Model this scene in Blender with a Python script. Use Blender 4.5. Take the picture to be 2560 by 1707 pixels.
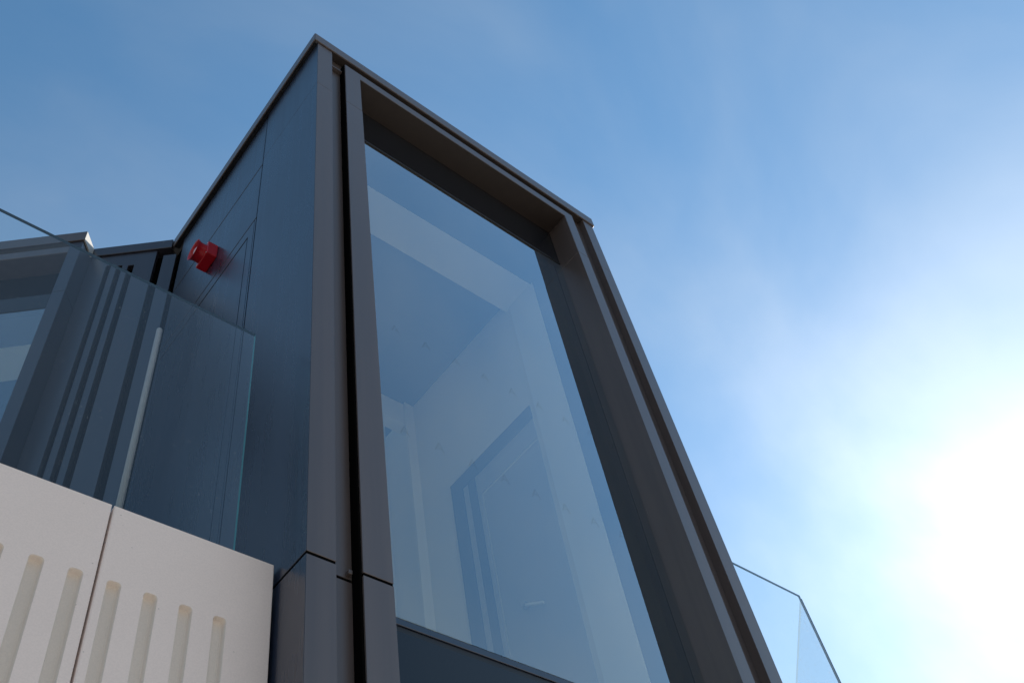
import bpy, bmesh, math
from mathutils import Vector, Matrix

# ---------------------------------------------------------------- scene, camera, light
scene = bpy.context.scene
for o in list(bpy.data.objects):
    bpy.data.objects.remove(o)
COL = scene.collection

U = 0.30            # one survey unit in metres
CAM_H = 1.6         # eye height above the lower paving

def W(a, b, z):     # survey units -> world metres
    return Vector((a * U, b * U, z * U + CAM_H))

cam_data = bpy.data.cameras.new('camera')
cam = bpy.data.objects.new('camera', cam_data)
COL.objects.link(cam)
scene.camera = cam
cam_data.sensor_width = 36.0
cam_data.lens = 34.91
cam_data.clip_start = 0.05
cam_data.clip_end = 3000
# columns: image right / down / forward expressed in world axes
right = Vector((0.76916959, -0.62205801, -0.14636247))
down = Vector((0.43465283, 0.67714821, -0.59375687))
fwd = Vector((0.4684603, 0.39308286, 0.79122109))
rot = Matrix((right, -down, -fwd)).transposed()
cam.matrix_world = Matrix.Translation((0, 0, CAM_H)) @ rot.to_4x4()

SUN_EL = math.radians(31.5)
SUN_AZ = math.radians(12.5)          # measured from +X towards +Y
sun_dir = Vector((math.cos(SUN_EL) * math.cos(SUN_AZ), math.cos(SUN_EL) * math.sin(SUN_AZ), math.sin(SUN_EL)))

world = bpy.data.worlds.new('World')
scene.world = world
world.use_nodes = True
wt = world.node_tree
wt.nodes.clear()

def wn(kind, **kw):
    n = wt.nodes.new(kind)
    for k, v in kw.items():
        setattr(n, k, v)
    return n

w_out = wn('ShaderNodeOutputWorld')
w_bg = wn('ShaderNodeBackground')
w_sky = wn('ShaderNodeTexSky', sky_type='NISHITA')
w_sky.sun_disc = False
w_sky.sun_elevation = SUN_EL
w_sky.sun_rotation = math.radians(90) - SUN_AZ
w_sky.altitude = 50
w_sky.air_density = 1.32
w_sky.dust_density = 0.19
w_sky.ozone_density = 6.0
w_bg.inputs['Strength'].default_value = 0.112
w_tc = wn('ShaderNodeTexCoord')
# thin high cloud: a veil of noise that scatters the sun forward
w_map = wn('ShaderNodeMapping')
w_map.inputs['Rotation'].default_value = (0.1, 1.2, 0.3)
w_map.inputs['Scale'].default_value = (1.0, 1.6, 1.2)
wt.links.new(w_tc.outputs['Generated'], w_map.inputs['Vector'])
w_noise = wn('ShaderNodeTexNoise')
w_noise.inputs['Scale'].default_value = 1.7
w_noise.inputs['Detail'].default_value = 10
w_noise.inputs['Roughness'].default_value = 0.50
w_noise.inputs['Distortion'].default_value = 0.35
wt.links.new(w_map.outputs['Vector'], w_noise.inputs['Vector'])
w_ramp = wn('ShaderNodeMapRange')
w_ramp.interpolation_type = 'SMOOTHSTEP'
w_ramp.inputs['From Min'].default_value = 0.30
w_ramp.inputs['From Max'].default_value = 0.78
w_ramp.inputs['To Min'].default_value = 0.055
w_ramp.inputs['To Max'].default_value = 0.215
wt.links.new(w_noise.outputs['Fac'], w_ramp.inputs['Value'])
# angle to the sun
w_dot = wn('ShaderNodeVectorMath', operation='DOT_PRODUCT')
w_nrm = wn('ShaderNodeVectorMath', operation='NORMALIZE')
wt.links.new(w_tc.outputs['Generated'], w_nrm.inputs[0])
wt.links.new(w_nrm.outputs['Vector'], w_dot.inputs[0])
w_dot.inputs[1].default_value = sun_dir
w_acos = wn('ShaderNodeMath', operation='ARCCOSINE', use_clamp=False)
wt.links.new(w_dot.outputs['Value'], w_acos.inputs[0])
# the cloud in front of the sun is uneven, so the aureole has a ragged outline
w_n2 = wn('ShaderNodeTexNoise')
w_n2.inputs['Scale'].default_value = 4.5
w_n2.inputs['Detail'].default_value = 5
w_n2.inputs['Roughness'].default_value = 0.5
wt.links.new(w_tc.outputs['Generated'], w_n2.inputs['Vector'])
w_off = wn('ShaderNodeMath', operation='MULTIPLY_ADD')
w_off.inputs[1].default_value = 0.55
w_off.inputs[2].default_value = 0.725
wt.links.new(w_n2.outputs['Fac'], w_off.inputs[0])
w_ang = wn('ShaderNodeMath', operation='MULTIPLY')
wt.links.new(w_acos.outputs[0], w_ang.inputs[0])
wt.links.new(w_off.outputs[0], w_ang.inputs[1])

def expo(width, amp):
    m = wn('ShaderNodeMath', operation='MULTIPLY')
    m.inputs[1].default_value = -1.0 / width
    wt.links.new(w_ang.outputs[0], m.inputs[0])
    e = wn('ShaderNodeMath', operation='EXPONENT')
    wt.links.new(m.outputs[0], e.inputs[0])
    a = wn('ShaderNodeMath', operation='MULTIPLY')
    a.inputs[1].default_value = amp
    wt.links.new(e.outputs[0], a.inputs[0])
    return a.outputs[0]

w_add = wn('ShaderNodeMath', operation='ADD')
wt.links.new(expo(0.095, 23.0), w_add.inputs[0])
wt.links.new(expo(0.445, 9.0), w_add.inputs[1])
w_add2 = wn('ShaderNodeMath', operation='ADD')
w_add2.inputs[1].default_value = 4.6
wt.links.new(w_add.outputs[0], w_add2.inputs[0])
w_cloud = wn('ShaderNodeVectorMath', operation='SCALE')
w_cloud.inputs[0].default_value = (1.05, 1.0, 0.85)
wt.links.new(w_add2.outputs[0], w_cloud.inputs['Scale'])
# the veil looks thicker towards the horizon, where the line of sight crosses more of it
w_sep = wn('ShaderNodeSeparateXYZ')
wt.links.new(w_nrm.outputs['Vector'], w_sep.inputs[0])
w_zc = wn('ShaderNodeMath', operation='MAXIMUM')
w_zc.inputs[1].default_value = 0.10
wt.links.new(w_sep.outputs['Z'], w_zc.inputs[0])
w_tau = wn('ShaderNodeMath', operation='DIVIDE')
wt.links.new(w_ramp.outputs['Result'], w_tau.inputs[0])
wt.links.new(w_zc.outputs[0], w_tau.inputs[1])
w_neg = wn('ShaderNodeMath', operation='MULTIPLY')
w_neg.inputs[1].default_value = -1.0
wt.links.new(w_tau.outputs[0], w_neg.inputs[0])
w_ex = wn('ShaderNodeMath', operation='EXPONENT')
wt.links.new(w_neg.outputs[0], w_ex.inputs[0])
w_m = wn('ShaderNodeMath', operation='SUBTRACT')
w_m.inputs[0].default_value = 1.0
wt.links.new(w_ex.outputs[0], w_m.inputs[1])
w_mix = wn('ShaderNodeMix', data_type='RGBA')
wt.links.new(w_m.outputs[0], w_mix.inputs['Factor'])
w_hsv = wn('ShaderNodeHueSaturation')
w_hsv.inputs['Hue'].default_value = 0.488
w_hsv.inputs['Saturation'].default_value = 1.18
wt.links.new(w_sky.outputs['Color'], w_hsv.inputs['Color'])
wt.links.new(w_hsv.outputs['Color'], w_mix.inputs['A'])
wt.links.new(w_cloud.outputs['Vector'], w_mix.inputs['B'])
wt.links.new(w_mix.outputs['Result'], w_bg.inputs['Color'])
wt.links.new(w_bg.outputs['Background'], w_out.inputs['Surface'])

sun_data = bpy.data.lights.new('sun', 'SUN')
sun_data.energy = 5.0
sun_data.angle = math.radians(0.6)
sun_data.color = (1.0, 0.93, 0.84)
sun = bpy.data.objects.new('sun', sun_data)
COL.objects.link(sun)
sun.location = (30, 6, 40)
sun.rotation_euler = (-sun_dir).to_track_quat('-Z', 'Y').to_euler()

vs = scene.view_settings
vs.view_transform = 'Standard'
vs.look = 'None'
vs.exposure = 0.52
vs.gamma = 1.0
vs.use_curve_mapping = False
scene.render.engine = 'CYCLES'
scene.cycles.use_denoising = True
scene.cycles.max_bounces = 12
scene.cycles.transparent_max_bounces = 24
scene.cycles.sample_clamp_indirect = 6.0

# ---------------------------------------------------------------- materials
def new_mat(name):
    m = bpy.data.materials.new(name)
    m.use_nodes = True
    m.node_tree.nodes.clear()
    return m, m.node_tree

def node(t, kind, **kw):
    n = t.nodes.new(kind)
    for k, v in kw.items():
        setattr(n, k, v)
    return n

def coat_metal(name, base, rough=0.36, var=0.10, scuffs=True, spec=0.5):
    """powder-coated sheet metal: faint mottling, scuffs and slight oil-canning"""
    m, t = new_mat(name)
    out = node(t, 'ShaderNodeOutputMaterial')
    p = node(t, 'ShaderNodeBsdfPrincipled')
    t.links.new(p.outputs[0], out.inputs['Surface'])
    tc = node(t, 'ShaderNodeTexCoord')
    n1 = node(t, 'ShaderNodeTexNoise')
    n1.inputs['Scale'].default_value = 2.2
    n1.inputs['Detail'].default_value = 5
    t.links.new(tc.outputs['Object'], n1.inputs['Vector'])
    ramp = node(t, 'ShaderNodeMix', data_type='RGBA')
    t.links.new(n1.outputs['Fac'], ramp.inputs['Factor'])
    ramp.inputs['A'].default_value = tuple(c * (1 - var) for c in base) + (1,)
    ramp.inputs['B'].default_value = tuple(c * (1 + var) for c in base) + (1,)
    # faint rain streaks running down the sheet
    ms = node(t, 'ShaderNodeMapping')
    ms.inputs['Scale'].default_value = (30, 30, 0.7)
    t.links.new(tc.outputs['Object'], ms.inputs['Vector'])
    ns = node(t, 'ShaderNodeTexNoise')
    ns.inputs['Scale'].default_value = 1.0
    ns.inputs['Detail'].default_value = 4
    t.links.new(ms.outputs['Vector'], ns.inputs['Vector'])
    rs = node(t, 'ShaderNodeMapRange')
    rs.inputs['From Min'].default_value = 0.3
    rs.inputs['From Max'].default_value = 0.7
    rs.inputs['To Min'].default_value = 0.88
    rs.inputs['To Max'].default_value = 1.14
    t.links.new(ns.outputs['Fac'], rs.inputs['Value'])
    sc = node(t, 'ShaderNodeVectorMath', operation='SCALE')
    t.links.new(ramp.outputs['Result'], sc.inputs[0])
    t.links.new(rs.outputs['Result'], sc.inputs['Scale'])
    col = sc.outputs['Vector']
    if scuffs:
        mp = node(t, 'ShaderNodeMapping')
        mp.inputs['Scale'].default_value = (60, 60, 9)
        mp.inputs['Rotation'].default_value = (0.5, 0.7, 0.2)
        t.links.new(tc.outputs['Object'], mp.inputs['Vector'])
        n2 = node(t, 'ShaderNodeTexNoise')
        n2.inputs['Scale'].default_value = 1.0
        n2.inputs['Detail'].default_value = 3
        t.links.new(mp.outputs['Vector'], n2.inputs['Vector'])
        r2 = node(t, 'ShaderNodeMapRange')
        r2.inputs['From Min'].default_value = 0.74
        r2.inputs['From Max'].default_value = 0.80
        r2.inputs['To Max'].default_value = 0.35
        t.links.new(n2.outputs['Fac'], r2.inputs['Value'])
        mx = node(t, 'ShaderNodeMix', data_type='RGBA')
        t.links.new(r2.outputs['Result'], mx.inputs['Factor'])
        t.links.new(col, mx.inputs['A'])
        mx.inputs['B'].default_value = (0.22, 0.22, 0.23, 1)
        col = mx.outputs['Result']
    t.links.new(col, p.inputs['Base Color'])
    p.inputs['Specular IOR Level'].default_value = spec
    rr = node(t, 'ShaderNodeMapRange')
    rr.inputs['To Min'].default_value = rough - 0.05
    rr.inputs['To Max'].default_value = rough + 0.06
    av = node(t, 'ShaderNodeMath', operation='ADD')
    t.links.new(n1.outputs['Fac'], av.inputs[0])
    hf = node(t, 'ShaderNodeMath', operation='MULTIPLY_ADD')
    hf.inputs[1].default_value = 1.2
    hf.inputs[2].default_value = -0.6
    t.links.new(ns.outputs['Fac'], hf.inputs[0])
    t.links.new(hf.outputs[0], av.inputs[1])
    t.links.new(av.outputs[0], rr.inputs['Value'])
    t.links.new(rr.outputs['Result'], p.inputs['Roughness'])
    # very long wave in the sheet
    n4 = node(t, 'ShaderNodeTexNoise')
    n4.inputs['Scale'].default_value = 2.0
    n4.inputs['Detail'].default_value = 0
    t.links.new(tc.outputs['Object'], n4.inputs['Vector'])
    b2 = node(t, 'ShaderNodeBump')
    b2.inputs['Strength'].default_value = 0.35
    b2.inputs['Distance'].default_value = 0.01
    t.links.new(n4.outputs['Fac'], b2.inputs['Height'])
    t.links.new(b2.outputs['Normal'], p.inputs['Normal'])
    return m

def plain(name, base, rough=0.6, var=0.08, scale=6.0, bump=0.0, bscale=200.0):
    m, t = new_mat(name)
    out = node(t, 'ShaderNodeOutputMaterial')
    p = node(t, 'ShaderNodeBsdfPrincipled')
    t.links.new(p.outputs[0], out.inputs['Surface'])
    tc = node(t, 'ShaderNodeTexCoord')
    n1 = node(t, 'ShaderNodeTexNoise')
    n1.inputs['Scale'].default_value = scale
    n1.inputs['Detail'].default_value = 6
    t.links.new(tc.outputs['Object'], n1.inputs['Vector'])
    mx = node(t, 'ShaderNodeMix', data_type='RGBA')
    t.links.new(n1.outputs['Fac'], mx.inputs['Factor'])
    mx.inputs['A'].default_value = tuple(c * (1 - var) for c in base) + (1,)
    mx.inputs['B'].default_value = tuple(min(1, c * (1 + var)) for c in base) + (1,)
    t.links.new(mx.outputs['Result'], p.inputs['Base Color'])
    p.inputs['Roughness'].default_value = rough
    if bump:
        n2 = node(t, 'ShaderNodeTexNoise')
        n2.inputs['Scale'].default_value = bscale
        n2.inputs['Detail'].default_value = 4
        t.links.new(tc.outputs['Object'], n2.inputs['Vector'])
        b = node(t, 'ShaderNodeBump')
        b.inputs['Strength'].default_value = bump
        b.inputs['Distance'].default_value = 0.002
        t.links.new(n2.outputs['Fac'], b.inputs['Height'])
        t.links.new(b.outputs['Normal'], p.inputs['Normal'])
    return m

def concrete_mat(name='cream_precast', ca=(0.83, 0.705, 0.645), cb=(0.88, 0.755, 0.695)):
    """fine cream precast panel with pin holes and faint clouding"""
    m, t = new_mat(name)
    out = node(t, 'ShaderNodeOutputMaterial')
    p = node(t, 'ShaderNodeBsdfPrincipled')
    t.links.new(p.outputs[0], out.inputs['Surface'])
    tc = node(t, 'ShaderNodeTexCoord')
    n1 = node(t, 'ShaderNodeTexNoise')
    n1.inputs['Scale'].default_value = 5
    n1.inputs['Detail'].default_value = 8
    t.links.new(tc.outputs['Object'], n1.inputs['Vector'])
    a = node(t, 'ShaderNodeMix', data_type='RGBA')
    t.links.new(n1.outputs['Fac'], a.inputs['Factor'])
    a.inputs['A'].default_value = ca + (1,)
    a.inputs['B'].default_value = cb + (1,)
    n2 = node(t, 'ShaderNodeTexNoise')
    n2.inputs['Scale'].default_value = 260
    n2.inputs['Detail'].default_value = 3
    t.links.new(tc.outputs['Object'], n2.inputs['Vector'])
    r2 = node(t, 'ShaderNodeMapRange')
    r2.inputs['From Min'].default_value = 0.35
    r2.inputs['From Max'].default_value = 0.65
    r2.inputs['To Min'].default_value = 0.965
    r2.inputs['To Max'].default_value = 1.02
    t.links.new(n2.outputs['Fac'], r2.inputs['Value'])
    ml = node(t, 'ShaderNodeVectorMath', operation='SCALE')
    t.links.new(a.outputs['Result'], ml.inputs[0])
    t.links.new(r2.outputs['Result'], ml.inputs['Scale'])
    vo = node(t, 'ShaderNodeTexVoronoi')
    vo.inputs['Scale'].default_value = 26
    t.links.new(tc.outputs['Object'], vo.inputs['Vector'])
    r3 = node(t, 'ShaderNodeMapRange')
    r3.inputs['From Min'].default_value = 0.035
    r3.inputs['From Max'].default_value = 0.055
    r3.inputs['To Min'].default_value = 0.4
    r3.inputs['To Max'].default_value = 0.0
    t.links.new(vo.outputs['Distance'], r3.inputs['Value'])
    mh = node(t, 'ShaderNodeMix', data_type='RGBA')
    t.links.new(r3.outputs['Result'], mh.inputs['Factor'])
    t.links.new(ml.outputs['Vector'], mh.inputs['A'])
    mh.inputs['B'].default_value = (0.25, 0.22, 0.19, 1)
    t.links.new(mh.outputs['Result'], p.inputs['Base Color'])
    p.inputs['Roughness'].default_value = 0.75
    b = node(t, 'ShaderNodeBump')
    b.inputs['Strength'].default_value = 0.25
    b.inputs['Distance'].default_value = 0.0012
    t.links.new(n2.outputs['Fac'], b.inputs['Height'])
    t.links.new(b.outputs['Normal'], p.inputs['Normal'])
    return m

def glass_mat(name, surfaces, tint, refl=(1, 1, 1), ior=1.5, dust=0.0, dust_scale=90.0, wave=0.0, spread=0.50):
    """pane: the outer face mirrors like `surfaces` stacked glass surfaces, the rest passes through"""
    m, t = new_mat(name)
    out = node(t, 'ShaderNodeOutputMaterial')
    fr = node(t, 'ShaderNodeFresnel')
    fr.inputs['IOR'].default_value = ior
    geo = node(t, 'ShaderNodeNewGeometry')
    tc = node(t, 'ShaderNodeTexCoord')
    # N F / (1 + (N-1) F)
    a = node(t, 'ShaderNodeMath', operation='MULTIPLY')
    a.inputs[1].default_value = surfaces
    t.links.new(fr.outputs[0], a.inputs[0])
    b = node(t, 'ShaderNodeMath', operation='MULTIPLY_ADD')
    b.inputs[1].default_value = surfaces - 1
    b.inputs[2].default_value = 1.0
    t.links.new(fr.outputs[0], b.inputs[0])
    c = node(t, 'ShaderNodeMath', operation='DIVIDE')
    t.links.new(a.outputs[0], c.inputs[0])
    t.links.new(b.outputs[0], c.inputs[1])
    inv = node(t, 'ShaderNodeMath', operation='SUBTRACT')
    inv.inputs[0].default_value = 1.0
    t.links.new(geo.outputs['Backfacing'], inv.inputs[1])
    fac = node(t, 'ShaderNodeMath', operation='MULTIPLY')
    t.links.new(c.outputs[0], fac.inputs[0])
    t.links.new(inv.outputs[0], fac.inputs[1])
    tr = node(t, 'ShaderNodeBsdfTransparent')
    tr.inputs['Color'].default_value = tint + (1,)
    gl = node(t, 'ShaderNodeBsdfGlossy')
    gl.inputs['Roughness'].default_value = 0.0
    gl.inputs['Color'].default_value = refl + (1,)
    if wave:
        n = node(t, 'ShaderNodeTexNoise')
        n.inputs['Scale'].default_value = 3.0
        n.inputs['Detail'].default_value = 1
        t.links.new(tc.outputs['Object'], n.inputs['Vector'])
        bp = node(t, 'ShaderNodeBump')
        bp.inputs['Strength'].default_value = wave
        bp.inputs['Distance'].default_value = 0.01
        t.links.new(n.outputs['Fac'], bp.inputs['Height'])
        t.links.new(bp.outputs['Normal'], gl.inputs['Normal'])
    mx = node(t, 'ShaderNodeMixShader')
    t.links.new(fac.outputs[0], mx.inputs[0])
    t.links.new(tr.outputs[0], mx.inputs[1])
    t.links.new(gl.outputs[0], mx.inputs[2])
    surf = mx.outputs[0]
    if dust:
        # dried rain spots and dust film
        vo = node(t, 'ShaderNodeTexVoronoi')
        vo.inputs['Scale'].default_value = dust_scale
        t.links.new(tc.outputs['Object'], vo.inputs['Vector'])
        r = node(t, 'ShaderNodeMapRange')
        r.inputs['From Min'].default_value = 0.06
        r.inputs['From Max'].default_value = 0.16
        r.inputs['To Min'].default_value = 1.0
        r.inputs['To Max'].default_value = 0.0
        t.links.new(vo.outputs['Distance'], r.inputs['Value'])
        n2 = node(t, 'ShaderNodeTexNoise')
        n2.inputs['Scale'].default_value = 7
        n2.inputs['Detail'].default_value = 6
        t.links.new(tc.outputs['Object'], n2.inputs['Vector'])
        r2 = node(t, 'ShaderNodeMapRange')
        r2.inputs['From Min'].default_value = spread
        r2.inputs['From Max'].default_value = spread + 0.22
        t.links.new(n2.outputs['Fac'], r2.inputs['Value'])
        sp = node(t, 'ShaderNodeMath', operation='MULTIPLY')
        t.links.new(r.outputs['Result'], sp.inputs[0])
        t.links.new(r2.outputs['Result'], sp.inputs[1])
        s2 = node(t, 'ShaderNodeMath', operation='MULTIPLY_ADD')
        t.links.new(sp.outputs[0], s2.inputs[0])
        s2.inputs[1].default_value = dust
        s2.inputs[2].default_value = dust * 0.015
        df = node(t, 'ShaderNodeBsdfDiffuse')
        df.inputs['Color'].default_value = (0.75, 0.76, 0.76, 1)
        tl = node(t, 'ShaderNodeBsdfTranslucent')
        tl.inputs['Color'].default_value = (0.75, 0.76, 0.76, 1)
        dm = node(t, 'ShaderNodeMixShader')
        dm.inputs[0].default_value = 0.5
        t.links.new(df.outputs[0], dm.inputs[1])
        t.links.new(tl.outputs[0], dm.inputs[2])
        m2 = node(t, 'ShaderNodeMixShader')
        t.links.new(s2.outputs[0], m2.inputs[0])
        t.links.new(surf, m2.inputs[1])
        t.links.new(dm.outputs[0], m2.inputs[2])
        surf = m2.outputs[0]
    t.links.new(surf, out.inputs['Surface'])
    return m

def edge_mat(name, col, trans):
    m, t = new_mat(name)
    out = node(t, 'ShaderNodeOutputMaterial')
    p = node(t, 'ShaderNodeBsdfPrincipled')
    p.inputs['Base Color'].default_value = col + (1,)
    p.inputs['Roughness'].default_value = 0.15
    tl = node(t, 'ShaderNodeBsdfTranslucent')
    tl.inputs['Color'].default_value = col + (1,)
    mx = node(t, 'ShaderNodeMixShader')
    mx.inputs[0].default_value = trans
    t.links.new(p.outputs[0], mx.inputs[1])
    t.links.new(tl.outputs[0], mx.inputs[2])
    t.links.new(mx.outputs[0], out.inputs['Surface'])
    return m

def film_mat():
    """etched film used for the manifestation letters"""
    m, t = new_mat('etched_film')
    out = node(t, 'ShaderNodeOutputMaterial')
    tr = node(t, 'ShaderNodeBsdfTransparent')
    df = node(t, 'ShaderNodeBsdfDiffuse')
    df.inputs['Color'].default_value = (0.10, 0.13, 0.14, 1)
    mx = node(t, 'ShaderNodeMixShader')
    mx.inputs[0].default_value = 0.07
    t.links.new(tr.outputs[0], mx.inputs[1])
    t.links.new(df.outputs[0], mx.inputs[2])
    t.links.new(mx.outputs[0], out.inputs['Surface'])
    return m

M = {}
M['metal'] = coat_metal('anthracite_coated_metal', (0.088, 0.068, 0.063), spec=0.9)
M['metal_side'] = coat_metal('anthracite_sky_tinted', (0.013, 0.021, 0.042), rough=0.28, spec=1.0)  # front metal's coating again, blue sky reflection put into its base colour
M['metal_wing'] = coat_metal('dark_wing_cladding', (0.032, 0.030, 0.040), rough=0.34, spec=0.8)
M['metal_inner'] = coat_metal('dark_frame_metal', (0.016, 0.016, 0.018), rough=0.45, scuffs=False)
M['soffit_shade'] = coat_metal('soffit_shade_metal', (0.026, 0.018, 0.014), rough=0.5, scuffs=False)  # darker copy of the frame metal, soffit shade put into the colour
M['fascia_sunlit'] = plain('fascia_painted_sunlit', (0.55, 0.53, 0.49), rough=0.5)  # sunlight on the fascia end, put into a pale base colour
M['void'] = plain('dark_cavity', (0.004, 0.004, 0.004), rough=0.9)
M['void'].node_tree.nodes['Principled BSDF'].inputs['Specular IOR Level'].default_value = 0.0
M['cream'] = concrete_mat()
M['cream_slot'] = concrete_mat('cream_slot_faces', (0.72, 0.645, 0.575), (0.78, 0.70, 0.63))  # slot faces: yellower and a little darker than the panel face
M['plaster'] = plain('white_plaster', (0.80, 0.77, 0.68), rough=0.8, var=0.03)
M['lining'] = plain('white_lining', (0.88, 0.87, 0.80), rough=0.6, var=0.02)
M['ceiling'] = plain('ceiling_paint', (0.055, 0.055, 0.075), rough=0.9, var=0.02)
M['doorwood'] = plain('grey_door_paint', (0.42, 0.42, 0.44), rough=0.45, var=0.03)
M['doorframe'] = plain('dark_door_frame', (0.05, 0.06, 0.08), rough=0.45, var=0.05)
M['floorboard'] = plain('stair_floor', (0.25, 0.24, 0.23), rough=0.7)
M['pane'] = glass_mat('coated_glazing', 7.0, (0.97, 0.97, 0.92), (0.88, 0.96, 1.0), wave=0.02)
M['spandrel_back'] = plain('back_painted_glass', (0.010, 0.012, 0.016), rough=0.03, var=0.0)
M['balustrade'] = glass_mat('laminated_glass', 1.4, (0.94, 0.97, 0.975), dust=0.35, dust_scale=45)
M['balustrade_dusty'] = glass_mat('laminated_glass_dusty', 2.0, (0.95, 0.965, 0.965), dust=1.6, dust_scale=34, spread=0.40)
M['edge'] = edge_mat('green_glass_edge', (0.10, 0.42, 0.43), 0.5)
M['edge_dark'] = edge_mat('dark_glass_edge', (0.03, 0.06, 0.075), 0.25)
M['edge_pale'] = edge_mat('pale_glass_edge', (0.55, 0.66, 0.68), 0.6)
M['film'] = film_mat()
M['red'] = plain('red_plastic', (0.40, 0.004, 0.012), rough=0.30, var=0.04)
M['lens'] = plain('frosted_lens', (0.75, 0.45, 0.45), rough=0.25, var=0.03)
M['post'] = plain('pale_steel', (0.34, 0.33, 0.33), rough=0.45, var=0.04)
M['paving'] = plain('warm_paving', (0.13, 0.11, 0.09), rough=0.85, var=0.12, scale=0.8, bump=0.3, bscale=30)
M['limestone'] = plain('pale_limestone', (0.47, 0.415, 0.36), rough=0.8, var=0.10, scale=0.9, bump=0.2, bscale=40)
M['terrace'] = plain('terrace_paving', (0.40, 0.37, 0.33), rough=0.85, var=0.1, scale=2)
M['roof'] = plain('roof_membrane', (0.16, 0.16, 0.16), rough=0.9)
M['steel'] = plain('brushed_steel', (0.55, 0.55, 0.55), rough=0.3)
M['steel'].node_tree.nodes['Principled BSDF'].inputs['Metallic'].default_value = 1.0

# ---------------------------------------------------------------- mesh helpers
class Frame:
    """maps (along, depth, height) in survey units to world metres"""
    def __init__(self, ox=0.0, oy=0.0, ang=0.0):
        self.o = (ox, oy)
        self.u = (math.cos(ang), -math.sin(ang))
        self.n = (math.sin(ang), math.cos(ang))
    def __call__(self, a, b, z):
        return W(self.o[0] + self.u[0] * a + self.n[0] * b, self.o[1] + self.u[1] * a + self.n[1] * b, z)

TF = Frame()                                   # tower, square to the photograph's front
WF = Frame(2.94, 9.683, math.radians(42))      # angled wing to the left behind

def tag(o, label=None, category=None, group=None, kind=None):
    if label: o['label'] = label
    if category: o['category'] = category
    if group: o['group'] = group
    if kind: o['kind'] = kind
    return o

def thing(name, loc, label, category, group=None):
    o = bpy.data.objects.new(name, None)
    o.empty_display_size = 0.2
    COL.objects.link(o)
    o.location = loc
    return tag(o, label, category, group)

def origin_of(parent):
    p = Vector((0, 0, 0))
    while parent is not None:
        p = p + Vector(parent.location)
        parent = parent.parent
    return p

def link(name, bm, mats, parent=None, smooth=False, label=None):
    off = origin_of(parent)
    for v in bm.verts:
        v.co -= off
    bmesh.ops.recalc_face_normals(bm, faces=bm.faces)
    me = bpy.data.meshes.new(name)
    bm.to_mesh(me)
    bm.free()
    for m in (mats if isinstance(mats, (list, tuple)) else [mats]):
        me.materials.append(m)
    if smooth:
        for p in me.polygons:
            p.use_smooth = True
    o = bpy.data.objects.new(name, me)
    COL.objects.link(o)
    o.parent = parent
    if label:
        o['label'] = label
    return o

def bevel(bm, w, seg=1):
    es = [e for e in bm.edges if len(e.link_faces) == 2 and e.calc_face_angle(0) > 0.5]
    bmesh.ops.bevel(bm, geom=es, offset=w, segments=seg, profile=0.5, affect='EDGES', clamp_overlap=True)

def box(name, F, a, b, z, mat, parent=None, bev=0.0025, label=None):
    bm = bmesh.new()
    vs_ = [bm.verts.new(F(x, y, h)) for x in a for y in b for h in z]
    for f in ((0, 1, 3, 2), (4, 6, 7, 5), (0, 4, 5, 1), (2, 3, 7, 6), (0, 2, 6, 4), (1, 5, 7, 3)):
        bm.faces.new([vs_[i] for i in f])
    bmesh.ops.recalc_face_normals(bm, faces=bm.faces)
    if bev:
        bevel(bm, bev)
    return link(name, bm, mat, parent, label=label)

def prism(name, pts, ext, mat, parent=None, bev=0.0025, label=None, smooth=False):
    """pts: world points of one cap, ext: extrusion vector"""
    bm = bmesh.new()
    lo = [bm.verts.new(p) for p in pts]
    hi = [bm.verts.new(p + ext) for p in pts]
    bm.faces.new(lo)
    bm.faces.new(hi)
    n = len(pts)
    for i in range(n):
        bm.faces.new((lo[i], lo[(i + 1) % n], hi[(i + 1) % n], hi[i]))
    bmesh.ops.recalc_face_normals(bm, faces=bm.faces)
    if bev:
        bevel(bm, bev)
    return link(name, bm, mat, parent, label=label, smooth=smooth)

def plan_prism(name, F, plan, z, mat, parent=None, bev=0.0010, label=None):
    pts = [F(a, b, z[0]) for a, b in plan]
    return prism(name, pts, Vector((0, 0, (z[1] - z[0]) * U)), mat, parent, bev, label)

def front_prism(name, F, outline, b, mat, parent=None, bev=0.0025, label=None):
    pts = [F(a, b[0], z) for a, z in outline]
    return prism(name, pts, F(0, b[1], 0) - F(0, b[0], 0), mat, parent, bev, label)

GROUND = -CAM_H / U

# ---------------------------------------------------------------- setting
bm = bmesh.new()
R = 1500.0
bm.faces.new([bm.verts.new(p) for p in ((-R, -R, 0), (R, -R, 0), (R, R, 0), (-R, R, 0))])
tag(link('ground', bm, M['paving']), 'dark ground around the courtyard', 'ground', kind='structure')
bm = bmesh.new()
bm.faces.new([bm.verts.new(p) for p in ((-9, -8, 0.004), (9, -8, 0.004), (9, 3.5, 0.004), (-9, 3.5, 0.004))])
tag(link('courtyard_paving', bm, M['limestone']), 'pale warm limestone paving of the lower courtyard', 'paving', kind='structure')
bm = bmesh.new()
plan = [(-5.0, 5.68), (11.55, 5.68), (14.5, 8.4), (14.5, 11.5), (9.2, 11.5), (9.2, 5.72), (3.0, 5.72), (3.0, 9.55), (-4.0, 15.6), (-5.0, 15.6)]
lo = [bm.verts.new(TF(a, b, 4.75)) for a, b in plan]
hi = [bm.verts.new(TF(a, b, 5.0)) for a, b in plan]
bm.faces.new(lo); bm.faces.new(hi)
for i in range(len(plan)):
    j = (i + 1) % len(plan)
    bm.faces.new((lo[i], lo[j], hi[j], hi[i]))
tag(link('terrace', bm, M['terrace']), 'upper roof terrace slab behind the parapet', 'terrace', kind='structure')

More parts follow.
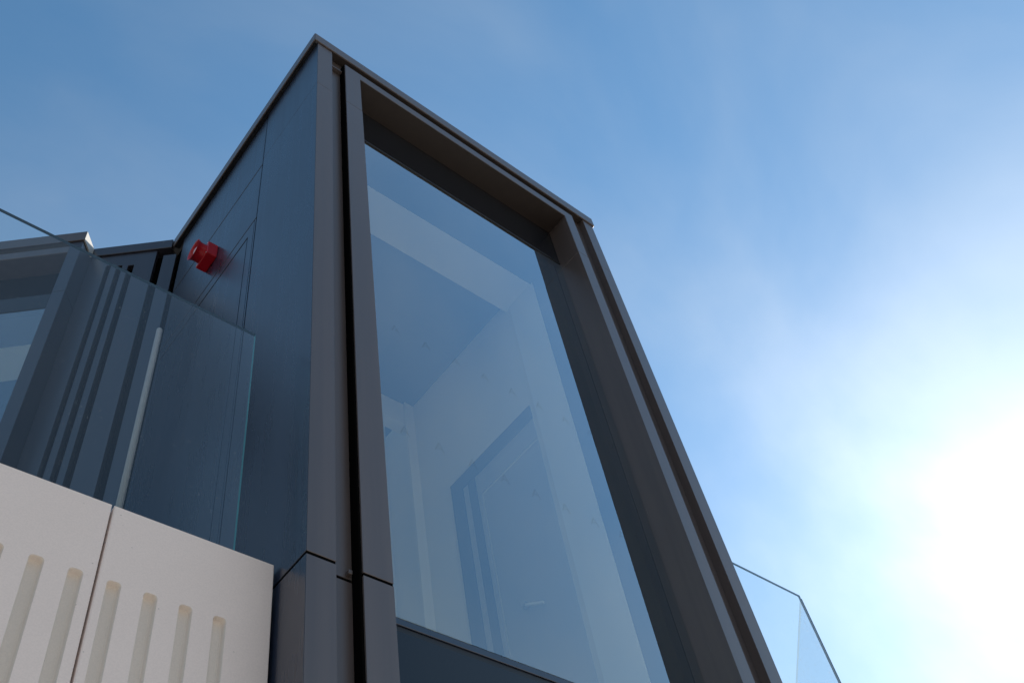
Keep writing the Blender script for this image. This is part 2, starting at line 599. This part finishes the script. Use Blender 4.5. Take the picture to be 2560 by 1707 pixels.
# ---------------------------------------------------------------- stair tower
X0, X1 = 3.015, 9.075
tower = thing('glazed_stair_tower', TF(6.0, 7.5, GROUND), 'dark metal-clad stair tower with tall recessed window rising in the centre', 'building')

def seg_plan(name, plan, zs, mat, label=None):
    for z in zs:
        plan_prism(name, TF, plan, z, mat, tower, label=label)

SEG = [(GROUND, 5.222), (5.252, 14.4005), (14.4035, 16.045)]
seg_plan('corner_panel', [(X0, 5.0), (3.283, 5.0), (3.283, 5.20), (3.10, 5.20), (3.10, 5.085)], SEG, M['metal'])
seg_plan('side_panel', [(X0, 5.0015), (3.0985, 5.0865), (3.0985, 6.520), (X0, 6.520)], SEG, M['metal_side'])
# shadow gap strips either side of the window surround
for (a0, a1) in ((3.284, 3.528), (8.522, 8.85)):
    for z in ((GROUND, 5.222), (5.252, 16.07)):
        box('recess_strip', TF, (a0, a1), (5.128, 5.20), z, M['metal'], tower, bev=0.0)
# backing behind open joints
box('backing_wall', TF, (3.12, 3.70), (5.21, 5.30), (GROUND, 16.07), M['void'], tower, bev=0)
box('backing_wall', TF, (8.40, 9.05), (5.21, 5.42), (GROUND, 16.07), M['void'], tower, bev=0)
# outer right post
seg_plan('corner_panel', [(8.832, 5.0), (X1, 5.0), (X1, 6.5), (8.98, 6.5), (8.98, 5.2), (8.832, 5.2)], SEG, M['metal'])
# window surround: jambs and an inverted U head
FA0, FA1, FB0, FB1 = 3.53, 3.82, 8.285, 8.52
GY = 5.45
for (a0, a1) in ((FA0, FA1), (FB0, FB1)):
    box('window_jamb', TF, (a0, a1), (5.0, GY + 0.12), (GROUND, 5.222), M['metal'], tower, bev=0.0009)
    box('window_jamb', TF, (a0, a1), (5.0, GY + 0.12), (5.252, 14.4005), M['metal'], tower, bev=0.0009)
front_prism('window_head', TF, [(FA0, 14.4035), (FA1, 14.4035), (FA1, 15.66), (FB0, 15.66), (FB0, 14.4035), (FB1, 14.4035), (FB1, 15.885), (FA0, 15.885)], (5.0, GY + 0.12), M['metal'], tower)
box('soffit_shade_sheet', TF, (FA1 + 0.002, FB0 - 0.002), (5.006, GY + 0.05), (15.652, 15.659), M['soffit_shade'], tower, bev=0)  # thin sheet added to carry the painted shade under the head
box('soffit_shade_sheet', TF, (3.29, 8.83), (5.004, 5.127), (16.060, 16.072), M['soffit_shade'], tower, bev=0)
# black seals in the open joints
for (a0, a1, b1) in ((X0 + 0.006, 3.277, 5.19), (3.29, 3.50, None), (FA0 + 0.006, FA1 - 0.006, GY), (FB0 + 0.006, FB1 - 0.006, GY), (8.838, X1 - 0.006, 5.19)):
    y0 = 5.006 if b1 else 5.134
    box('joint_seal', TF, (a0, a1), (y0, b1 or 5.19), (5.2215, 5.2525), M['void'], tower, bev=0)
box('joint_seal', TF, (X0 + 0.006, X0 + 0.07), (5.192, 6.515), (5.2215, 5.2525), M['void'], tower, bev=0)
box('gap_dark_strip', TF, (3.508, FA0 - 0.001), (5.018, 5.127), (GROUND, 15.86), M['void'], tower, bev=0)  # black strip stands for the dark of the open gap beside the surround
# small fixing bracket left in the joint of the shadow gap
box('bracket', TF, (3.45, 3.485), (5.08, 5.127), (5.27, 5.31), M['metal'], tower, bev=0.001)
box('drip_trim', TF, (3.286, 3.52), (5.06, 5.125), (15.64, 15.67), M['metal'], tower, bev=0.001)

# roof with fascia
roof = box('roof', TF, (2.975, 9.10), (5.002, 9.95), (16.075, 16.29), M['roof'], tower, bev=0)
box('roof_edge', TF, (2.975, 9.10), (10.62, 10.9), (16.075, 16.29), M['roof'], roof, bev=0)
box('roof_edge', TF, (2.975, 3.60), (9.951, 10.619), (16.075, 16.29), M['roof'], roof, bev=0)
box('roof_edge', TF, (8.00, 9.10), (9.951, 10.619), (16.075, 16.29), M['roof'], roof, bev=0)
box('added_rooflight', TF, (3.58, 8.02), (9.93, 10.64), (16.295, 16.33), M['balustrade'], roof, bev=0)  # unseen roof opening, added to brighten the room behind the window
def fascia(name, plan, z):
    return plan_prism(name, TF, plan, z, M['metal'], roof, bev=0.002)
fascia('fascia', [(2.940, 4.972), (9.118, 4.972), (9.118, 5.000), (2.968, 5.000)], (16.045, 16.315))
fascia('fascia', [(2.938, 4.975), (2.966, 5.003), (2.966, 9.70), (2.938, 9.683)], (16.045, 16.313))
fascia('fascia', [(9.120, 4.975), (9.120, 10.9), (9.102, 10.9), (9.102, 5.002)], (16.045, 16.313))
box('fascia', TF, (2.966, 3.05), (5.03, 9.66), (16.060, 16.072), M['metal_inner'], roof, bev=0, label='dark soffit lining under the left eave')

# left cladding panels beyond the corner panel
J = 0.012
PX = (X0 + 0.006, X0 + 0.085)
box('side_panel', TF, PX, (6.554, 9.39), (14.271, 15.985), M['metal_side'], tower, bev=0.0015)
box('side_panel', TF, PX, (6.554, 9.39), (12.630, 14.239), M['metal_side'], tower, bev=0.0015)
front = [(6.598, 5.02), (6.752, 5.02), (6.752, 12.362), (9.30, 12.362), (9.30, 5.02), (9.39, 5.02), (9.39, 12.600), (6.598, 12.600)]
prism('door_frame', [W(PX[0], y, z) for y, z in front], Vector(((PX[1] - PX[0]) * U, 0, 0)), M['metal_side'], tower, bev=0.001)
box('frame_trim', TF, PX, (6.554, 6.588), (5.02, 12.600), M['metal_side'], tower, bev=0.001)
terrace_door = box('terrace_door', TF, (PX[0] + 0.004, PX[1]), (6.776, 9.29), (5.03, 12.338), M['metal_side'], tower, bev=0.001)
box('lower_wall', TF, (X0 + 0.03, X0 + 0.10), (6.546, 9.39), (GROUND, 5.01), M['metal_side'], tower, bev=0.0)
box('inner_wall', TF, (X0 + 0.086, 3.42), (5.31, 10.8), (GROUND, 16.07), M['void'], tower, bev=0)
# right and rear walls
box('right_wall', TF, (8.62, 9.04), (6.51, 10.8), (GROUND, 16.07), M['metal_side'], tower, bev=0)
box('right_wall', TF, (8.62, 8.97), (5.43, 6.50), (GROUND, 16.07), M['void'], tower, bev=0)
box('rear_wall', TF, (3.43, 8.61), (10.7, 10.8), (GROUND, 16.07), M['metal_side'], tower, bev=0)

# glazing
window = box('window_pane', TF, (3.822, 8.283), (GY, GY + 0.09), (5.375, 14.56), M['pane'], tower, bev=0)
box('upper_panel', TF, (3.822, 8.283), (GY - 0.005, GY + 0.09), (14.585, 15.658), M['spandrel_back'], tower, bev=0.001)
box('lower_pane', TF, (3.822, 8.283), (GY, GY + 0.09), (GROUND, 5.235), M['spandrel_back'], tower, bev=0.001)
box('transom', TF, (3.822, 8.283), (GY - 0.004, GY + 0.09), (5.30, 5.368), M['metal_side'], tower, bev=0.001)
box('transom', TF, (3.822, 8.283), (GY + 0.012, GY + 0.09), (5.240, 5.294), M['metal_inner'], tower, bev=0.0)
box('transom', TF, (3.822, 8.283), (GY - 0.012, GY + 0.08), (14.562, 14.584), M['metal_inner'], tower, bev=0.0)

# manifestation letters: two rows of A across the pane
cu = bpy.data.curves.new('letter_curve', 'FONT')
cu.body = 'A'
cu.size = 0.062
cu.align_x = 'CENTER'
tmp = bpy.data.objects.new('letter_tmp', cu)
COL.objects.link(tmp)
bpy.context.view_layer.update()
letter_mesh = bpy.data.meshes.new_from_object(tmp.evaluated_get(bpy.context.evaluated_depsgraph_get()))
bpy.data.objects.remove(tmp)
letter_mesh.name = 'letter_mark'
letter_mesh.materials.clear()
letter_mesh.materials.append(M['film'])
wo = origin_of(window)
for zc in (7.81, 9.64):
    for k in range(10):
        x = 3.978 + 0.4557 * k
        o = bpy.data.objects.new('letter_mark', letter_mesh)
        COL.objects.link(o)
        o.parent = window
        o.location = TF(x, GY - 0.006, zc) - wo
        o.rotation_euler = (math.radians(90), 0, 0)

# interior seen through the pane
XR, ZC, YF = 8.14, 14.85, 9.72
box('inner_frame', TF, (3.50, 8.282), (GY + 0.13, 6.08), (14.60, 14.74), M['metal_inner'], tower, bev=0)
box('inner_frame', TF, (8.12, 8.282), (GY + 0.13, 6.03), (5.30, 14.59), M['metal_inner'], tower, bev=0)
box('head_lining', TF, (3.50, 8.60), (6.085, 6.80), (14.60, 14.80), M['lining'], tower, bev=0.001)
box('jamb_lining', TF, (8.115, 8.60), (6.035, 6.68), (5.30, 14.595), M['lining'], tower, bev=0.001)
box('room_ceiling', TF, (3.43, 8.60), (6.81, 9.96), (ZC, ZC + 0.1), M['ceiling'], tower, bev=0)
box('added_shaft_lining', TF, (3.51, XR - 0.004), (9.955, 9.965), (ZC + 0.101, 16.07), M['lining'], tower, bev=0)  # shaft of the added roof opening, leading daylight down into the room
box('room_wall', TF, (XR, 8.60), (6.69, 10.68), (5.02, ZC - 0.003), M['plaster'], tower, bev=0, label='cream plastered side wall inside the tower')
box('room_wall', TF, (3.43, 3.50), (6.82, 10.68), (5.02, ZC - 0.003), M['plaster'], tower, bev=0)
box('room_wall', TF, (3.51, XR - 0.004), (10.60, 10.68), (5.02, 16.07), M['plaster'], tower, bev=0)
box('beam', TF, (3.51, XR - 0.004), (YF, YF + 0.25), (14.26, ZC - 0.003), M['plaster'], tower, bev=0.002)
box('pier', TF, (7.93, XR - 0.004), (9.66, 9.715), (5.02, ZC - 0.003), M['plaster'], tower, bev=0.002)
box('room_floor', TF, (3.43, 8.60), (5.56, 10.68), (4.95, 5.015), M['floorboard'], tower, bev=0)
# door in the side wall
k = XR / 8.1
def DY(v): return v * k
dtop = 11.90 * k
dfr = [(DY(8.85), 5.02), (DY(8.85), dtop), (DY(6.75), dtop), (DY(6.75), dtop - 0.30), (DY(8.56), dtop - 0.30), (DY(8.56), 5.02)]
idoor = prism('inner_door', [W(XR - 0.03, y, z) for y, z in dfr], Vector((0.028 * U, 0, 0)), M['doorframe'], tower, bev=0.001, label='dark door surround on the inner side wall')
dfr2 = [(DY(8.555), 5.02), (DY(8.555), dtop - 0.305), (DY(8.43), dtop - 0.305), (DY(8.43), 5.02)]
prism('door_stop', [W(XR - 0.022, y, z) for y, z in dfr2], Vector((0.018 * U, 0, 0)), M['doorwood'], idoor, bev=0.001)
dfr3 = [(DY(8.425), 5.02), (DY(8.425), dtop - 0.31), (DY(8.25), dtop - 0.31), (DY(8.25), 5.02)]
prism('door_jamb', [W(XR - 0.028, y, z) for y, z in dfr3], Vector((0.024 * U, 0, 0)), M['doorframe'], idoor, bev=0.001)
dfr4 = [(DY(8.245), 5.02), (DY(8.245), dtop - 0.315), (DY(6.75), dtop - 0.315), (DY(6.75), 11.15 * k), (DY(8.155), 11.15 * k), (DY(8.155), 5.02)]
prism('door_lining', [W(XR - 0.018, y, z) for y, z in dfr4], Vector((0.014 * U, 0, 0)), M['doorwood'], idoor, bev=0.001)
prism('door_leaf', [W(XR - 0.012, y, z) for y, z in [(DY(8.125), 5.02), (DY(8.125), 11.105 * k), (DY(6.75), 11.105 * k), (DY(6.75), 5.02)]], Vector((0.010 * U, 0, 0)), M['doorwood'], idoor, bev=0.001)
prism('handle', [W(XR - 0.10, y * k, z * k) for y, z in ((7.66, 8.57), (7.66, 8.53), (7.276, 8.316), (7.276, 8.356))], Vector((0.035 * U, 0, 0)), M['lining'], idoor, bev=0.001)
box('handle_rose', TF, (XR - 0.10, XR - 0.013), (DY(7.60), DY(7.68)), (8.51 * k, 8.59 * k), M['steel'], idoor, bev=0.001)

# ---------------------------------------------------------------- red alarm sounder on the left cladding
sx = PX[0] - 0.001
snd = thing('alarm_sounder', TF(sx, 7.92, 13.17), 'red alarm sounder with flared horn fixed to the dark side cladding', 'alarm')
box('base_box', TF, (sx - 0.165, sx), (7.745, 8.088), (13.17, 13.492), M['red'], snd, bev=0.003)
def lathe(name, prof, cx, cy, cz, mat, parent, seg=40):
    """revolve (x, radius) about an axis parallel to X"""
    bm = bmesh.new()
    rings = []
    for x, r in prof:
        rings.append([bm.verts.new(W(cx + x, cy + r * math.cos(2 * math.pi * i / seg), cz + r * math.sin(2 * math.pi * i / seg))) for i in range(seg)])
    for a, b in zip(rings, rings[1:]):
        for i in range(seg):
            bm.faces.new((a[i], a[(i + 1) % seg], b[(i + 1) % seg], b[i]))
    return link(name, bm, mat, parent, smooth=True)
lathe('horn', [(-0.150, 0.156), (-0.200, 0.154), (-0.235, 0.153), (-0.265, 0.157), (-0.290, 0.167), (-0.308, 0.181), (-0.3115, 0.182), (-0.311, 0.176), (-0.295, 0.160), (-0.265, 0.148), (-0.225, 0.140), (-0.190, 0.136)], sx, 7.915, 13.335, M['red'], snd)
lathe('lens', [(-0.190, 0.135), (-0.235, 0.112), (-0.270, 0.088), (-0.288, 0.05), (-0.292, 0.0005)], sx, 7.915, 13.335, M['lens'], snd)
for yy in (7.775, 8.058):
    for zz in (13.20, 13.462):
        lathe('screw', [(-0.163, 0.010), (-0.170, 0.010), (-0.172, 0.008), (-0.172, 0.0005)], sx, yy, zz, M['steel'], snd, seg=10)

# ---------------------------------------------------------------- fluted parapet
def slotted_panel(name, a0, a1, z0, z1, slots, parent, y=5.42, th=0.12, sw=0.103, ztop=4.755, zbot=-1.6, depth=0.058, r=0.030):
    bm = bmesh.new()
    cache = {}
    def V(x, yy, z):
        key = (round(x, 5), round(yy, 5), round(z, 5))
        if key not in cache:
            cache[key] = bm.verts.new(W(x, yy, z))
        return cache[key]
    def face(pts, mi=0):
        vs_ = []
        for p in pts:
            v = V(*p)
            if not vs_ or v is not vs_[-1]:
                vs_.append(v)
        if vs_[0] is vs_[-1]:
            vs_.pop()
        if len(vs_) > 2:
            try:
                bm.faces.new(vs_).material_index = mi
            except ValueError:
                pass
    def outline(s, inset, yy):
        x0, x1 = s + inset, s + sw - inset
        zt, zb = ztop - inset, zbot + inset
        rr = max(r - inset * 0.4, 0.008)
        pts = []
        for cx, cz, st in ((x1 - rr, zt - rr, 0), (x0 + rr, zt - rr, 90), (x0 + rr, zb + rr, 180), (x1 - rr, zb + rr, 270)):
            for i in range(6):
                an = math.radians(st + 18 * i)
                pts.append((cx + rr * math.cos(an), yy, cz + rr * math.sin(an)))
        return pts
    e = 0.008   # arris chamfer
    A0, A1, Z0, Z1 = a0 + e, a1 - e, z0 + e, z1 - e
    x = A0
    for s in slots:
        if s - 0.01 > x:
            face([(x, y, Z0), (s - 0.01, y, Z0), (s - 0.01, y, Z1), (x, y, Z1)])
        o = outline(s, 0, y)
        up = o[0:12]           # right-top to left-top arc
        dn = o[12:24]
        L, Rr = s - 0.01, s + sw + 0.01
        face([(L, y, Z1)] + [(L, y, o[11][2])] + list(reversed(up)) + [(Rr, y, o[0][2]), (Rr, y, Z1)])
        face([(L, y, o[11][2]), (L, y, o[12][2]), o[12], o[11]])
        face([(Rr, y, o[0][2]), o[0], o[23], (Rr, y, o[23][2])])
        face([(Rr, y, Z0), (Rr, y, o[23][2])] + list(reversed(dn)) + [(L, y, o[12][2]), (L, y, Z0)])
        rings = [o, outline(s, 0.003, y + 0.006), outline(s, 0.010, y + depth * 0.75), outline(s, 0.020, y + depth * 0.94), outline(s, 0.034, y + depth)]
        for p, q in zip(rings, rings[1:]):
            for i in range(24):
                j = (i + 1) % 24
                face([p[i], p[j], q[j], q[i]], 1)
        face(rings[-1], 1)
        x = Rr
    face([(x, y, Z0), (A1, y, Z0), (A1, y, Z1), (x, y, Z1)])
    # chamfer and sides
    ys = y + e
    yb = y + th
    face([(A0, y, Z1), (A1, y, Z1), (a1, ys, z1), (a0, ys, z1)])
    face([(A0, y, Z0), (A1, y, Z0), (a1, ys, z0), (a0, ys, z0)])
    face([(A0, y, Z0), (A0, y, Z1), (a0, ys, z1), (a0, ys, z0)])
    face([(A1, y, Z0), (A1, y, Z1), (a1, ys, z1), (a1, ys, z0)])
    face([(a0, ys, z1), (a1, ys, z1), (a1, yb, z1), (a0, yb, z1)])
    face([(a0, ys, z0), (a1, ys, z0), (a1, yb, z0), (a0, yb, z0)])
    face([(a0, ys, z0), (a0, ys, z1), (a0, yb, z1), (a0, yb, z0)])
    face([(a1, ys, z0), (a1, ys, z1), (a1, yb, z1), (a1, yb, z0)])
    face([(a0, yb, z0), (a1, yb, z0), (a1, yb, z1), (a0, yb, z1)])
    return link(name, bm, [M['cream'], M['cream_slot']], parent)

parapet = thing('fluted_parapet', TF(1.0, 5.5, GROUND), 'cream precast parapet with rounded vertical flutes at lower left', 'wall')
pitch = 0.2623
slotted_panel('parapet_panel', 1.674, 2.985, -2.2, 5.412, [1.737 + pitch * i for i in range(4)], parapet)
slotted_panel('parapet_panel', 0.345, 1.655, -2.2, 5.412, [1.472 - pitch * i for i in reversed(range(5))], parapet)
slotted_panel('parapet_panel', -0.985, 0.326, -2.2, 5.412, [0.143 - pitch * i for i in reversed(range(5))], parapet)
box('backing_wall', TF, (-5.0, 2.95), (5.545, 5.675), (GROUND, 5.19), M['void'], parapet, bev=0)
box('plinth', TF, (-5.0, 2.985), (5.43, 5.54), (GROUND, -2.23), M['cream'], parapet, bev=0.002)
par_r = thing('plain_parapet', TF(10.4, 5.5, GROUND), 'cream precast parapet under the right-hand glass balustrade', 'wall')
slotted_panel('parapet_panel', 9.10, 10.35, -2.2, 5.412, [9.18 + pitch * i for i in range(4)], par_r)
slotted_panel('parapet_panel', 10.37, 11.62, -2.2, 5.412, [10.45 + pitch * i for i in range(4)], par_r)
box('backing_wall', TF, (9.10, 11.55), (5.545, 5.675), (GROUND, 5.19), M['void'], par_r, bev=0)
box('plinth', TF, (9.10, 11.62), (5.43, 5.54), (GROUND, -2.23), M['cream'], par_r, bev=0.002)

# ---------------------------------------------------------------- glass balustrades
def glass_slab(name, F, a, b, z, mat, parent, edge, top=None, label=None):
    """laminated slab: clear faces, polished edges"""
    bm = bmesh.new()
    vs_ = [bm.verts.new(F(x, y, h)) for x in a for y in b for h in z]
    idx = ((0, 1, 3, 2), (4, 6, 7, 5), (0, 4, 5, 1), (2, 3, 7, 6), (0, 2, 6, 4), (1, 5, 7, 3))
    for i, f in enumerate(idx):
        fc = bm.faces.new([vs_[j] for j in f])
        fc.material_index = {2: 0, 3: 0, 5: 1}.get(i, 2)   # front/back clear, top dark, ends green
    return link(name, bm, [mat, top or M['edge_dark'], edge], parent, label=label)

bal = thing('glass_balustrade', TF(0.9, 5.6, 5.2), 'frameless glass balustrade standing behind the cream fluted parapet', 'balustrade')
glass_slab('glass_pane', TF, (-4.9, 2.715), (5.58, 5.612), (5.16, 8.475), M['balustrade'], bal, M['edge'])
box('base_channel', TF, (-4.9, 2.735), (5.550, 5.650), (5.02, 5.158), M['metal'], bal, bev=0.002)

bal_r = thing('glass_balustrade', TF(10.4, 5.6, 5.2), 'dusty clear glass balustrade turning a corner right of the tower', 'balustrade')
glass_slab('glass_pane', TF, (9.13, 11.60), (5.58, 5.612), (5.16, 8.635), M['balustrade'], bal_r, M['edge_dark'])
RF = Frame(11.66, 5.60, math.radians(-42.5))
glass_slab('glass_pane', RF, (0.0, 3.6), (0.0, 0.03), (5.16, 8.615), M['balustrade_dusty'], bal_r, M['edge_dark'], M['edge_pale'], label='angled return pane speckled with dust')
box('base_channel', TF, (9.13, 11.60), (5.550, 5.650), (5.02, 5.158), M['metal'], bal_r, bev=0.002)
box('base_channel', RF, (0.02, 3.6), (-0.03, 0.07), (5.02, 5.158), M['metal'], bal_r, bev=0.002)

# ---------------------------------------------------------------- slim pale post on the terrace
def post(name, x, y, z0, z1, r, label):
    bm = bmesh.new()
    seg = 24
    prof = [(r, z0), (r, z1 - r)] + [(r * math.cos(math.radians(t)), z1 - r + r * math.sin(math.radians(t))) for t in (25, 50, 70, 85)]
    rings = [[bm.verts.new(W(x + rr * math.cos(2 * math.pi * i / seg), y + rr * math.sin(2 * math.pi * i / seg), z)) for i in range(seg)] for rr, z in prof]
    for a, b in zip(rings, rings[1:]):
        for i in range(seg):
            bm.faces.new((a[i], a[(i + 1) % seg], b[(i + 1) % seg], b[i]))
    bm.faces.new(rings[-1])
    bm.faces.new(rings[0])
    th = thing(name, W(x, y, z0), label, 'post')
    link('tube', bm, M['post'], th, smooth=True)
    box('foot_plate', TF, (x - 0.12, x + 0.12), (y - 0.12, y + 0.12), (z0 + 0.001, z0 + 0.03), M['post'], th, bev=0.001)
post('slim_post', 2.075, 6.60, 5.0, 9.28, 0.032, 'slim pale round-topped post seen through the left balustrade glass')

# ---------------------------------------------------------------- angled wing: link wall and window bay
wing = thing('angled_wing_wall', WF(-0.6, 0.3, GROUND), 'low dark clad wall with narrow vertical grooves between tower and bay', 'wall')
outline = [(-1.425, 4.8), (-1.425, 16.0), (-0.262, 16.0), (-0.262, 4.8), (-0.612, 4.8), (-0.612, 15.60), (-0.717, 15.60), (-0.717, 4.8),
           (-0.818, 4.8), (-0.818, 15.63), (-0.915, 15.63), (-0.915, 4.8), (-1.02, 4.8), (-1.02, 15.68), (-1.105, 15.68), (-1.105, 4.8)]
front_prism('grooved_panel', WF, outline, (0.0, 0.10), M['metal_wing'], wing, bev=0.001)
box('edge_panel', WF, (-0.128, 0.10), (0.0, 0.10), (4.8, 15.80), M['metal_wing'], wing, bev=0.001)
box('backing_wall', WF, (-1.42, 0.09), (0.17, 0.5), (GROUND, 16.0), M['void'], wing, bev=0)
box('lower_wall', WF, (-1.42, 0.09), (0.02, 0.16), (GROUND, 4.79), M['metal'], wing, bev=0)
box('parapet_cap', WF, (-1.42, -0.004), (-0.035, 0.55), (16.005, 16.27), M['metal_wing'], wing, bev=0.002)

bay = thing('angled_window_bay', WF(-3.5, 0.6, GROUND), 'dark framed window bay at far left behind the balustrade glass', 'building')
BF = -0.385
plan = [(-1.64, BF), (-1.43, BF), (-1.43, 0.16), (-1.52, 0.16), (-1.52, BF + 0.2), (-1.64, BF + 0.2)]
for z in ((GROUND, 5.2), (5.23, 14.398), (14.406, 15.985)):
    plan_prism('corner_panel', WF, plan, z, M['metal_wing'], bay)
plan = [(-6.2, BF), (-5.9, BF), (-5.9, BF + 0.2), (-6.1, BF + 0.2), (-6.1, 3.0), (-6.2, 3.0)]
plan_prism('corner_panel', WF, plan, (GROUND, 15.985), M['metal'], bay)
broof = box('roof', WF, (-6.2, -1.44), (BF + 0.002, 3.2), (15.99, 16.20), M['roof'], bay, bev=0)
plan_prism('fascia', WF, [(-6.25, BF - 0.03), (-1.405, BF - 0.03), (-1.43, BF), (-6.25, BF)], (15.965, 16.245), M['metal'], broof)
plan_prism('fascia', WF, [(-1.402, BF - 0.027), (-1.402, -0.04), (-1.428, -0.04), (-1.428, BF + 0.001)], (15.965, 16.243), M['fascia_sunlit'], broof, label='roof fascia end, sunlight put into its pale colour')
box('window_head', WF, (-5.9, -1.642), (BF, 0.12), (15.64, 15.84), M['metal'], bay)
box('recess_strip', WF, (-5.9, -1.642), (BF + 0.12, BF + 0.2), (15.842, 15.985), M['metal_inner'], bay, bev=0)
bpane = box('window_pane', WF, (-5.9, -1.53), (0.02, 0.10), (5.4, 14.56), M['pane'], bay, bev=0)
box('upper_panel', WF, (-5.9, -1.53), (0.015, 0.10), (14.58, 15.638), M['spandrel_back'], bay, bev=0)
box('lower_pane', WF, (-5.9, -1.53), (0.02, 0.10), (GROUND, 5.38), M['spandrel_back'], bay, bev=0)
box('inner_frame', WF, (-5.9, -1.53), (0.13, 0.70), (14.57, 14.75), M['metal_inner'], bay, bev=0)
box('head_lining', WF, (-5.9, -1.53), (0.705, 1.40), (14.57, 14.80), M['lining'], bay, bev=0)
box('room_ceiling', WF, (-5.9, -1.53), (1.41, 3.0), (14.85, 14.95), M['ceiling'], bay, bev=0)
box('room_wall', WF, (-5.9, -1.53), (3.01, 3.1), (5.0, 15.9), M['plaster'], bay, bev=0)
box('room_wall', WF, (-1.52, -1.44), (0.51, 3.1), (GROUND, 15.98), M['plaster'], bay, bev=0)
box('room_floor', WF, (-5.9, -1.53), (0.11, 3.0), (4.9, 5.0), M['floorboard'], bay, bev=0)
